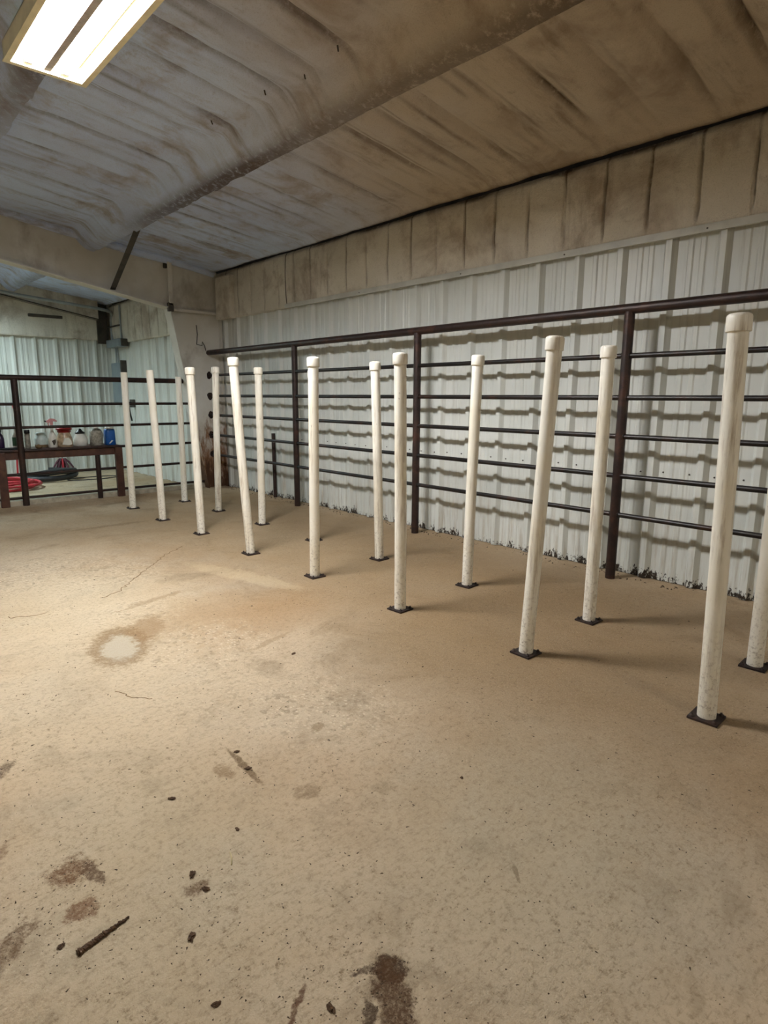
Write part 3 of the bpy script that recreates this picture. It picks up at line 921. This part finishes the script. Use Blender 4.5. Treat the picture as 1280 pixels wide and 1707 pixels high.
# black dish
e = bottle('dish', 1.49, 7.50, [(.10, 0), (.115, .004), (.12, .016), (.112, .016), (.10, .008)], M_BLACKCAP, 'flat black dish at the left end of the bench', 'dish', 26, 1.0, 0.5)
# low clear jar
e = bottle('jar', 1.812, 7.63, [(.060, 0), (.066, .006), (.066, .085), (.058, .115), (.046, .128), (.046, .14)], M_CLEARPL, 'wide milky clear jar behind the white spray bottle', 'jar', 24)
child_lathe(e, 'lid', [(.049, .138), (.050, .140), (.050, .160), (.046, .163)], M_CLEARPL)
child_lathe(e, 'contents', [(.0665, .004), (.067, .006), (.067, .030), (.0665, .032)], M_BROWNCL)
# crumpled cloth
m = MB(); rg = random.Random(5)
bm = bmesh.new(); bmesh.ops.create_icosphere(bm, subdivisions=3, radius=1)
for w in bm.verts:
    k = 0.85 + 0.35 * float(fbm(w.co.x * 2 + 5, w.co.y * 2 + w.co.z * 1.7, 3))
    w.co = Vector((w.co.x * .042 * k, w.co.y * .035 * k, max(0, (w.co.z * .5 + .42) * .052 * k)))
m.bm(bm, True)
o = m.build('rag', M_BROWNCL, None, (1.752, 7.50, TZ)); tag(o, 'small crumpled brown rag in front of the clear jar', 'rag')
# white spray bottle, pink trigger
e = bottle('spray_bottle', 1.905, 7.54, [(.040, 0), (.044, .006), (.044, .10), (.040, .13), (.024, .165), (.016, .18), (.016, .215)], M_WHITEPL, 'tall white spray bottle with a pink trigger head')
child_lathe(e, 'collar', [(.019, .210), (.021, .212), (.021, .240), (.016, .245)], M_WHITEPL)
m = MB()
m.prism([(-.050, .275), (-.046, .292), (-.010, .318), (.030, .316), (.062, .290), (.056, .280), (.020, .286), (.014, .243), (-.014, .243), (-.012, .272)], 1, -.013, .013)
m.build('spray_head', M_PINK, e)
m = MB().tube([(-.022, 0, .286), (-.030, 0, .262), (-.026, 0, .240), (-.034, 0, .226)], .005, 8)
o = m.build('trigger', M_REDLID, e); o['label'] = 'dark red trigger'
MB().tube([(-.048, 0, .284), (-.066, 0, .292)], .007, 8).build('nozzle', M_BLACKCAP, e)
MB().prism([(-.018, .075), (.020, .09), (.022, .06), (.008, .03), (-.004, .026)], 1, -.0455, -.0425).build('printed_mark', M_PRINT, e)
# red lidded jar
e = bottle('jar', 2.035, 7.56, [(.074, 0), (.082, .006), (.084, .05), (.078, .10), (.062, .145), (.058, .165)], M_TANJAR, 'large tan jar with a red screw lid', 'jar', 28)
child_lathe(e, 'lid', [(.066, .160), (.070, .162), (.070, .188), (.082, .190), (.082, .205), (.066, .212)], M_REDLID, 28)
m = MB().prism([(-.05, .03), (-.02, .10), (.02, .105), (.045, .07), (.05, .03), (.02, .02)], 1, -.088, -.076)
o = m.build('label_patch', M_WHITEPL, e)
# white jug, black cap
e = bottle('jug', 2.212, 7.60, [(.070, 0), (.078, .006), (.078, .06), (.066, .10), (.046, .135), (.040, .145)], M_WHITEPL, 'squat white jug with a peaked black cap', 'jug', 26)
child_lathe(e, 'cap', [(.052, .140), (.054, .143), (.050, .156), (.030, .166), (.022, .182), (.010, .195)], M_BLACKCAP, 22)
loop_handle(e, .052, .135, .072, .045, .016, M_WHITEPL)
# grey cloudy jug
e = bottle('jug', 2.372, 7.56, [(.060, 0), (.066, .006), (.066, .15), (.058, .18), (.030, .195), (.026, .20)], M_GREYPL, 'grey cloudy jug with a white cap between the white jug and the blue one', 'jug', 26, 1, 1, 3.2)
child_lathe(e, 'cap', [(.028, .196), (.030, .198), (.030, .215), (.024, .218)], M_WHITEPL)
loop_handle(e, .040, .19, .066, .06, .024, M_GREYPL)
# blue jug
e = bottle('jug', 2.525, 7.56, [(.054, 0), (.059, .006), (.056, .15), (.052, .178), (.046, .184)], M_BLUEPL, 'blue jug with a white top at the right end of the bench', 'jug', 26, 1, 1, 4.0)
child_lathe(e, 'white_top', [(.046, .183), (.048, .186), (.046, .206), (.036, .212)], M_WHITEPL)
MB().prism([(-.03, .02), (.0, .055), (.02, .05), (-.02, .015)], 1, -.0605, -.054).build('label_patch', M_WHITEPL, e)

# ================================================================ THINGS ON THE FAR FLOOR AND WALLS


def coil(cx, cy, z, R, n, r, seed, sx=1, sy=1, lift=1.0, spread=.3):
    """loops of different size lying over one another"""
    rg = random.Random(seed); pts = []
    a0 = rg.random() * 6; N = n * 30
    ks = [1 + spread * rg.uniform(-1, .3) for _ in range(n + 2)]; ox = [rg.uniform(-.05, .05) for _ in range(n + 2)]; oy = [rg.uniform(-.06, .06) for _ in range(n + 2)]
    for i in range(N + 1):
        t = i / 30; q = int(t); f = t - q; f = f * f * (3 - 2 * f)
        L = lambda w: w[q] * (1 - f) + w[q + 1] * f
        rr = R * L(ks)
        pts.append((cx + L(ox) + sx * rr * math.cos(2 * PI * t + a0), cy + L(oy) + sy * rr * math.sin(2 * PI * t + a0), z + r + r * lift * t + r * .6 * math.sin(t * 9) * min(1, t)))
    return pts


o = MB().tube(coil(1.86, 9.75, FAR_Z, .40, 5, .018, 3, 1.05, 1.0, 1.2, .45), .018, 10).build('red_hose', M_REDHOSE)
tag(o, 'coiled red hose on the far floor left of the black hose', 'hose')
o = MB().tube(coil(2.55, 10.40, FAR_Z, .33, 2, .042, 8, 1.15, .9, 1.3, .25), .042, 14).build('black_hose', M_RUBBER)
tag(o, 'thick coiled black hose on the far floor', 'hose')
pts = []
for i in range(40):
    t = i / 39 * 2 * PI
    pts.append((3.12 + .38 * math.cos(t + 2.6), 10.22 + .17 * math.sin(t + 2.6), FAR_Z + .007))
pts += [(2.80, 10.30, FAR_Z + .007)]
o = MB().tube(pts, .007, 8).build('cable', M_RUBBER); tag(o, 'thin black cable looped on the far floor right of the black hose', 'cable')
# pink hose hanging on the far wall
o = MB().tube([(2.30, FAR_Y - .03, 1.02), (2.325, FAR_Y - .035, 0.90), (2.335, FAR_Y - .03, .78), (2.31, FAR_Y - .03, .60), (2.29, FAR_Y - .035, .30), (2.27, FAR_Y - .03, FAR_Z + .01)], .014, 10).build('hanging_hose', M_REDHOSE)
tag(o, 'dull red hose hanging down the far metal wall at the left edge', 'hose')
# red halter bundle with its cord
e = empty('rope_bundle', (2.92, FAR_Y - .12, FAR_Z)); tag(e, 'reddish purple rope bundle hanging on a cord before the far wall', 'rope')
rg = random.Random(12); M_HALTER = plain('purple_red_rope', lin(104, 62, 74), 0.8, 0, 0.25, 30)
for i in range(5):
    a = -0.12 + i * .06
    pts = [(a * .3, 0, .26), (a * .8, -.02, .20), (a * 1.25, -.03 - .01 * (i % 2), .11), (a * 1.05, -.02, .03), (a * .6, .015, .012), (a * .7, .02, .10), (a * .4, .01, .22)]
    MB().tube(pts, .016, 8).build('rope_strand', M_REDHOSE if i == 2 else M_HALTER, e)
MB().tube([(0, 0, .25), (.01, .02, .36), (.035, .06, .50), (.045, .08, .60)], .005, 6).build('cord', M_RUBBER, e)

# electrics in the far corner of the right wall
PX = 3.905
e = empty('junction_box', (PX, 10.80, 1.96)); tag(e, 'grey steel junction box high in the far right corner', 'box')
MB().box((-.135, -.34, 0.0), (0.0, .30, .125), .006).build('housing', M_GREYBOX, e)
MB().box((-.142, -.30, 0.012), (-.135, .27, .113), .002).build('cover', M_GREYBOX, e)
MB().box((-.120, -.352, 0.005), (-.010, -.340, .120), .003).build('dark_end', M_DARKGAP, e)  # thin slab darkens the near end, its shade put into the colour
e = empty('breaker_panel', (PX, 10.86, 1.045)); tag(e, 'flat grey breaker panel on the far right wall under two conduits', 'panel')
MB().box((-.085, -.22, 0.0), (0.0, .22, .665), .006).build('housing', M_GREYBOX, e)
MB().box((-.094, -.205, .02), (-.085, .205, .645), .003).build('door', M_GREYBOX, e)
MB().box((-.095, -.26, .50), (0.0, -.222, .70), .005).build('side_switch', M_DARKGAP, e)
for (y, lab) in ((10.98, 'thin upright conduit nearer the corner above the breaker panel'), (10.90, 'thin upright conduit second from the corner above the breaker panel')):
    o = MB().tube([(PX - .03, y, 1.70), (PX - .03, y, 1.975)], .013, 10).build('conduit', M_GALV)
    tag(o, lab, 'conduit', 'conduits over the breaker panel')
pts = [(3.87, 11.08, 2.092), (3.87, 11.08, 2.35)] + [(3.87 - .10 * (1 - math.cos(t * PI / 12)), 11.08 - .25 * math.sin(t * PI / 12) * .6, 2.45 + .10 * math.sin(t * PI / 12)) for t in range(7)]
pts += [(3.6, 10.85, 2.56), (2.46, 10.85, 2.65), (1.2, 10.85, 2.80)]
o = MB().tube(pts, .024, 12).build('conduit', M_GALV); tag(o, 'thick grey conduit bending from the far corner along the ceiling', 'conduit')
o = MB().tube([(3.870, 10.66, 2.092), (3.870, 10.66, 2.62)], .016, 10).build('conduit', M_GALV); tag(o, 'upright conduit rising from the junction box to the ceiling', 'conduit')
o = MB().box((3.822, 10.60, 2.29), (3.838, 11.12, 2.315), .003).build('conduit_strap', M_DARKGAP); tag(o, 'dark strut strap across the conduits above the junction box', 'strap')
e = empty('socket', (PX, 10.40, .96)); tag(e, 'dark wall socket with a plug right of the breaker panel', 'socket')
MB().box((-.05, -.06, .02), (0, .06, .15), .006).build('box', M_DARKGAP, e)
MB().tube([(-.05, -.01, .10), (-.085, -.02, .10), (-.095, -.02, .06), (-.075, .01, -.06), (-.03, .06, -.20)], .014, 8).build('plug', M_RUBBER, e)
o = MB().tube([(3.602, YF - .012, 2.03), (3.61, YF - .014, 1.92), (3.595, YF - .012, 1.80), (3.665, YF - .016, 1.79), (3.672, YF - .014, 1.835), (3.70, YF - .012, 1.79), (3.715, YF - .012, 1.73)], .005, 6).build('wire_hook', M_FENCE)
tag(o, 'bent dark wire on the column web above the fence end', 'wire')

# ================================================================ WHITE PIPE POSTS
FRONT = [  # x, y, height, lean x, lean y, cap
    (2.312, 0.741, 1.449, -.010, .030, 1, 'nearest front-row white pipe post, tallest in view, base plate by the right edge'),
    (2.305, 1.535, 1.426, .031, -.047, 1, 'second nearest front-row white pipe post, leaning toward the right edge'),
    (2.284, 2.356, 1.396, -.010, .009, 1, 'third nearest front-row white pipe post, before the middle fence post'),
    (2.307, 3.193, 1.412, .009, -.006, 1, 'fourth nearest front-row white pipe post, hiding another post behind it'),
    (2.299, 3.999, 1.442, -.066, .038, 1, 'strongly left-leaning capped white pipe post in the front row'),
    (2.332, 4.877, 1.402, -.025, .012, 1, 'capped white pipe post before the foot of the steel column'),
    (2.330, 5.678, 1.400, -.033, .013, 0, 'uncapped white pipe post second from the far end of the front row'),
    (2.352, 6.489, 1.402, .003, -.001, 0, 'uncapped white pipe post at the far end of the front row beside the bench'),
]
BACK = [
    (2.945, 0.772, 1.420, .010, .0, 1, 'nearest back-row white pipe post, cut by the right edge of the photo'),
    (2.913, 1.558, 1.424, .002, -.005, 1, 'second nearest back-row white pipe post, just left of the nearest fence post'),
    (2.909, 2.397, 1.416, .016, -.019, 1, 'third nearest back-row white pipe post, standing clear against the wall'),
    (2.923, 3.241, 1.410, -.026, .023, 1, 'fourth nearest back-row white pipe post, left of the middle fence post'),
    (2.913, 4.039, 1.375, .009, -.006, 1, 'back-row white pipe post hidden behind a front-row post, base plate showing'),
    (2.940, 4.887, 1.423, .006, -.004, 1, 'capped back-row white pipe post left of the farthest fence post'),
    (2.955, 5.760, 1.455, .027, -.014, 1, 'capped back-row white pipe post right of the steel column'),
    (2.950, 6.548, 1.375, .003, -.002, 0, 'uncapped white pipe post at the far end of the back row by the column'),
]
PR = 0.0325


def pipe_post(x, y, h, lx, ly, cap, label, row, seed):
    e = empty('pipe_post', (x, y, 0)); tag(e, label, 'post', row)
    rg = random.Random(seed)
    s = .0525; rot = Matrix.Rotation(rg.uniform(-.06, .06), 4, 'Z')
    b = MB().box((-s, -s, 0.0005), (s, s, .009), .0015)
    b.v = [tuple(rot @ Vector(q)) for q in b.v]
    b.build('base_plate', M_PLATE, e)
    for (ax, ay) in ((s * .74, -s * .74), (-s * .74, s * .74), (s * .74, s * .74), (-s * .74, -s * .74)):
        c = rot @ Vector((ax, ay, 0))
        n = MB().lathe([(.0085, .008), (.0085, .015), (.004, .016), (.004, .021)], (c.x, c.y, 0), 6)
        n.build('anchor_bolt', M_PLATE, e)
    d = Vector((lx, ly, h)); L = d.length; d.normalize()
    top = h * (1 if not cap else 1) - .002
    P0 = Vector((0, 0, .009)); P1 = Vector((lx, ly, h - (.010 if cap else 0)))
    pts = [P0.lerp(P1, i / 6) for i in range(7)]
    bow = rg.uniform(-.004, .004)
    pts = [q + Vector((bow * math.sin(PI * i / 6), 0, 0)) for i, q in enumerate(pts)]
    MB().tube(pts, PR, 26).build('pipe', M_PVC, e)
    if cap:
        q = MB().lathe([(PR + .0005, -.060), (.0385, -.0595), (.0395, -.057), (.0395, -.012), (.037, -.005), (.031, -.001), (.018, .001), (.002, .0015)], n=28)
        R = Vector((0, 0, 1)).rotation_difference(d).to_matrix()
        T = Vector((lx, ly, h))
        q.v = [tuple(R @ Vector(w) + T) for w in q.v]
        q.build('cap', M_PVC, e)
    return e


for i, a in enumerate(FRONT): pipe_post(*a, 'white pipe posts in the front row', i)
for i, a in enumerate(BACK): pipe_post(*a, 'white pipe posts in the back row', 20 + i)

# ================================================================ LAMPS


def lamp(x, y, z, colr, power, label, detail=True):
    e = empty('ceiling_light', (x, y, z)); tag(e, label, 'light', 'fluorescent lights under the ceiling')
    L, W, Hh = 0.61, 0.192, 0.085
    # housing: tray with a cream lip, open below
    m = MB()
    # top plate with a narrow vent slot along each side that lets a little light up
    m.box((-.1655, -L, Hh - .004), (.1655, L, Hh))
    for q in (-1, 1):
        m.box((min(q * .171, q * W), -L, Hh - .004), (max(q * .171, q * W), L, Hh))
    for q in (-1, 1):
        m.box((min(q * W, q * (W - .004)), -L, 0), (max(q * W, q * (W - .004)), L, Hh))
    m.box((-W, -L, 0), (W, -L + .004, Hh)); m.box((-W, L - .004, 0), (W, L, Hh))
    m.build('housing', M_HOOD, e)
    m = MB()
    t = .024
    m.box((-W - .006, -L - .006, -.006), (-W + t, L + .006, .0)); m.box((W - t, -L - .006, -.006), (W + .006, L + .006, .0))
    m.box((-W + t, -L - .006, -.006), (W - t, -L + t, .0)); m.box((-W + t, L - t, -.006), (W - t, L + .006, .0))
    m.build('lip', M_HOOD, e)
    # two reflector troughs with a ridge between them
    for s in (-1, 1):
        c = s * .088; n = 12
        prof = [(c + s * .082 * math.cos(PI * (.25 + .65 * i / n)), .012 + .062 * math.sin(PI * (.25 + .65 * i / n))) for i in range(n + 1)]
        vs = []
        for px_, pz in prof: vs += [(px_, -L + .02, pz), (px_, L - .02, pz)]
        MB().add(vs, [(2 * i, 2 * i + 1, 2 * i + 3, 2 * i + 2) for i in range(n)], True).build('reflector', M_REFL, e)
    MB().prism([(-.020, .070), (-.017, .006), (.017, .006), (.020, .070)], 1, -L + .02, L - .02).build('divider', M_DIVIDER, e)
    em = emit_mat('lamp_tube_glow', colr, power)
    for s in (-1, 1):
        MB().tube([(s * .088, -L + .045, .034), (s * .088, L - .045, .034)], .019, 14).build('tube', em, e)
        for q in (-1, 1):
            MB().box((s * .088 - .018, q * (L - .033) - .012, .008), (s * .088 + .018, q * (L - .033) + .012, .060), .003).build('tube_holder', M_REFL, e)
    if detail:
        rg = random.Random(4); m = MB()
        for i in range(60):
            xx = rg.uniform(-W + .02, W - .02)
            m.add([(xx - .004, L - .018, 0.0), (xx + .004, L - .018, 0.0), (xx + rg.uniform(-.003, .003), L - .019, rg.uniform(.005, .016)), (xx, L - .012, 0.0)], [(0, 1, 2), (1, 3, 2), (3, 0, 2)])
        o = m.build('dust_fringe', M_DUST, e); o['kind'] = 'stuff'
    for q in (-1, 1):
        hz = float(zc(x)) - z
        MB().tube([(0, q * .42, Hh), (.004, q * .42, (Hh + hz) / 2), (0, q * .42, hz + .03)], .006, 8).build('hanger', M_GALV, e)
    return e


LL = ['twin-tube fluorescent light hung under the ceiling at the upper left', 'fluorescent light behind the camera', 'fluorescent light in the far bay', 'added unseen fill light over the left side of the building']
for (x, y, z, c, s), lab in zip(LAMPS, LL): lamp(x, y, z, c, s, lab)

# ================================================================ DIRT ON THE FLOOR
rg = random.Random(99)


def on_clear(x, y):
    for a in FRONT + BACK:
        if abs(x - a[0]) < .06 and abs(y - a[1]) < .06: return False
    return True


m = MB()


def crumb(x, y, s, el=1.0):
    """a tetra-like crumb, 4-6 faces"""
    a = rg.uniform(0, 2 * PI); ca, sa = math.cos(a), math.sin(a)
    pts = [(s * el, 0, 0), (-s * el * .7, s * .7, 0), (-s * el * .6, -s * .7, 0), (rg.uniform(-.3, .3) * s, rg.uniform(-.3, .3) * s, s * rg.uniform(.5, 1.1))]
    m.add([(x + px_ * ca - py_ * sa, y + px_ * sa + py_ * ca, pz) for px_, py_, pz in pts], [(0, 1, 3), (1, 2, 3), (2, 0, 3)])


CL = [(.32, 1.50, .09, 70), (.31, 1.37, .06, 40), (.18, 1.38, .09, 60), (.70, .75, .09, 140), (.30, 2.1, .12, 40), (.55, 1.25, .06, 30), (.88, 1.62, .10, 30), (.45, 1.15, .15, 60), (.62, .95, .12, 60), (1.2, .75, .2, 60), (.25, 1.7, .2, 60), (1.5, 1.8, .4, 60), (1.0, 1.3, .3, 90)]
for cx, cy, sd, n in CL:
    for i in range(n):
        x = rg.gauss(cx, sd * .7); y = rg.gauss(cy, sd * .7)
        crumb(x, y, rg.uniform(.0008, .0026), rg.choice((1, 1, 1.8)))
for i in range(1300):
    d = rg.uniform(.6, 1) ** 1.0 * 0 + (0.75 + 3.6 * rg.random() ** 2.2); az = rg.uniform(.12, 1.35)
    x, y = d * math.sin(az), d * math.cos(az)
    if x > 3.6 or not on_clear(x, y): continue
    crumb(x, y, rg.uniform(.0007, .0020) * (1 + .35 * d), rg.choice((1, 1, 2.2)))
for i in range(260):   # dirt swept against the foot of the wall
    y = rg.uniform(.3, 7.2); crumb(rg.uniform(3.78, 3.885), y, rg.uniform(.003, .010), rg.choice((1, 1.6)))
o = m.build('dirt_crumbs', M_DIRT); tag(o, 'small dark dirt crumbs scattered over the concrete floor', 'dirt', kind='stuff')


def clod(name, x, y, chunks, label, mat=M_DUNG):
    """one ragged body: a flattened lump with a few lobes fused to it"""
    bm = bmesh.new(); bmesh.ops.create_icosphere(bm, subdivisions=3, radius=1)
    r = chunks[0][2]; sd = rg.uniform(0, 50); a = rg.uniform(0, PI); el = rg.uniform(.55, .8)
    for w in bm.verts:
        k = 1 + 1.5 * float(fbm(w.co.x * 1.7 + sd, w.co.y * 1.7 + w.co.z + sd, 3, 3)) + .5 * float(fbm(w.co.x * 5 + sd, w.co.y * 5 + w.co.z * 3, 8, 2))
        px_, py_ = w.co.x * r * k * 1.1, w.co.y * r * el * k
        w.co = Vector((px_ * math.cos(a) - py_ * math.sin(a), px_ * math.sin(a) + py_ * math.cos(a), max(0, (w.co.z * .5 + .3) * r * .6 * k)))
    o = MB().bm(bm).build(name, mat, None, (x, y, 0.0))
    tag(o, label, 'clod', 'dirt clods on the floor')
    return o


clod('dirt_clod', .636, 1.619, [(0, 0, .010)], 'dark dirt clod left of the drag mark on the floor')
clod('dirt_clod', .903, 1.708, [(0, 0, .0085)], 'dark clod at the near-left end of the drag mark')
clod('dirt_clod', .884, 1.600, [(0, 0, .009)], 'dark clod lying in the middle of the drag mark')
clod('dirt_clod', .716, 1.372, [(0, 0, .008)], 'small dark clod behind the pale straw')
clod('dirt_clod', .552, 1.300, [(0, 0, .010)], 'farther of the two brown clods between the smears')
clod('dirt_clod', .555, 1.235, [(0, 0, .010)], 'nearer of the two brown clods between the smears')
clod('dirt_clod', .470, 1.134, [(0, 0, .011)], 'upright dark clod near the long dirt strip')
clod('dirt_clod', 1.353, 1.111, [(0, 0, .006)], 'single small clod on the bare floor toward the near post')
clod('dirt_clod', 1.496, 2.249, [(0, 0, .012)], 'round dark clod left of the third nearest front post')
clod('dirt_clod', .600, .800, [(0, 0, .009)], 'dark clod left of the big dung smear')
clod('dirt_clod', .438, .957, [(0, 0, .008)], 'dark clod by the bottom edge left of the thin streak')
clod('dirt_clod', .252, 1.300, [(0, 0, .008)], 'dark clod at the edge of the left brown smear')
# long strip of packed dirt
q = MB(); n = 60
pts = [(-.058 + .116 * i / n, -.012 + .022 * i / n + .004 * float(fbm(i * .21, 2.2, 5)), .0025) for i in range(n + 1)]
rs = [max(.0012, (.0065 * (1 - i / n) ** .4 + .001) * (1 + 1.1 * float(fbm(i * .45, 7.7, 6)) + .8 * float(fbm(i * 1.1, 3.7, 9)))) for i in range(n + 1)]
q.tube(pts, .006, 9, True, rs)
rg2 = random.Random(31)
q.v = [(a + rg2.uniform(-.0014, .0014), b + rg2.uniform(-.0014, .0014), max(0, c * .8 + rg2.uniform(-.001, .001))) for a, b, c in q.v]
q.s = [False] * len(q.s)
o = q.build('dirt_strip', M_DUNG, None, (.330, 1.268, 0)); tag(o, 'long lumpy strip of dark dirt on the near left floor', 'clod')
q = MB().tube([(-.012, -.014, .002), (-.004, .0, .004), (.004, .016, .003), (.006, .026, .002)], .0016, 6)
o = q.build('straw', M_STRAW, None, (.652, 1.280, 0)); tag(o, 'single pale straw on the near floor', 'straw')
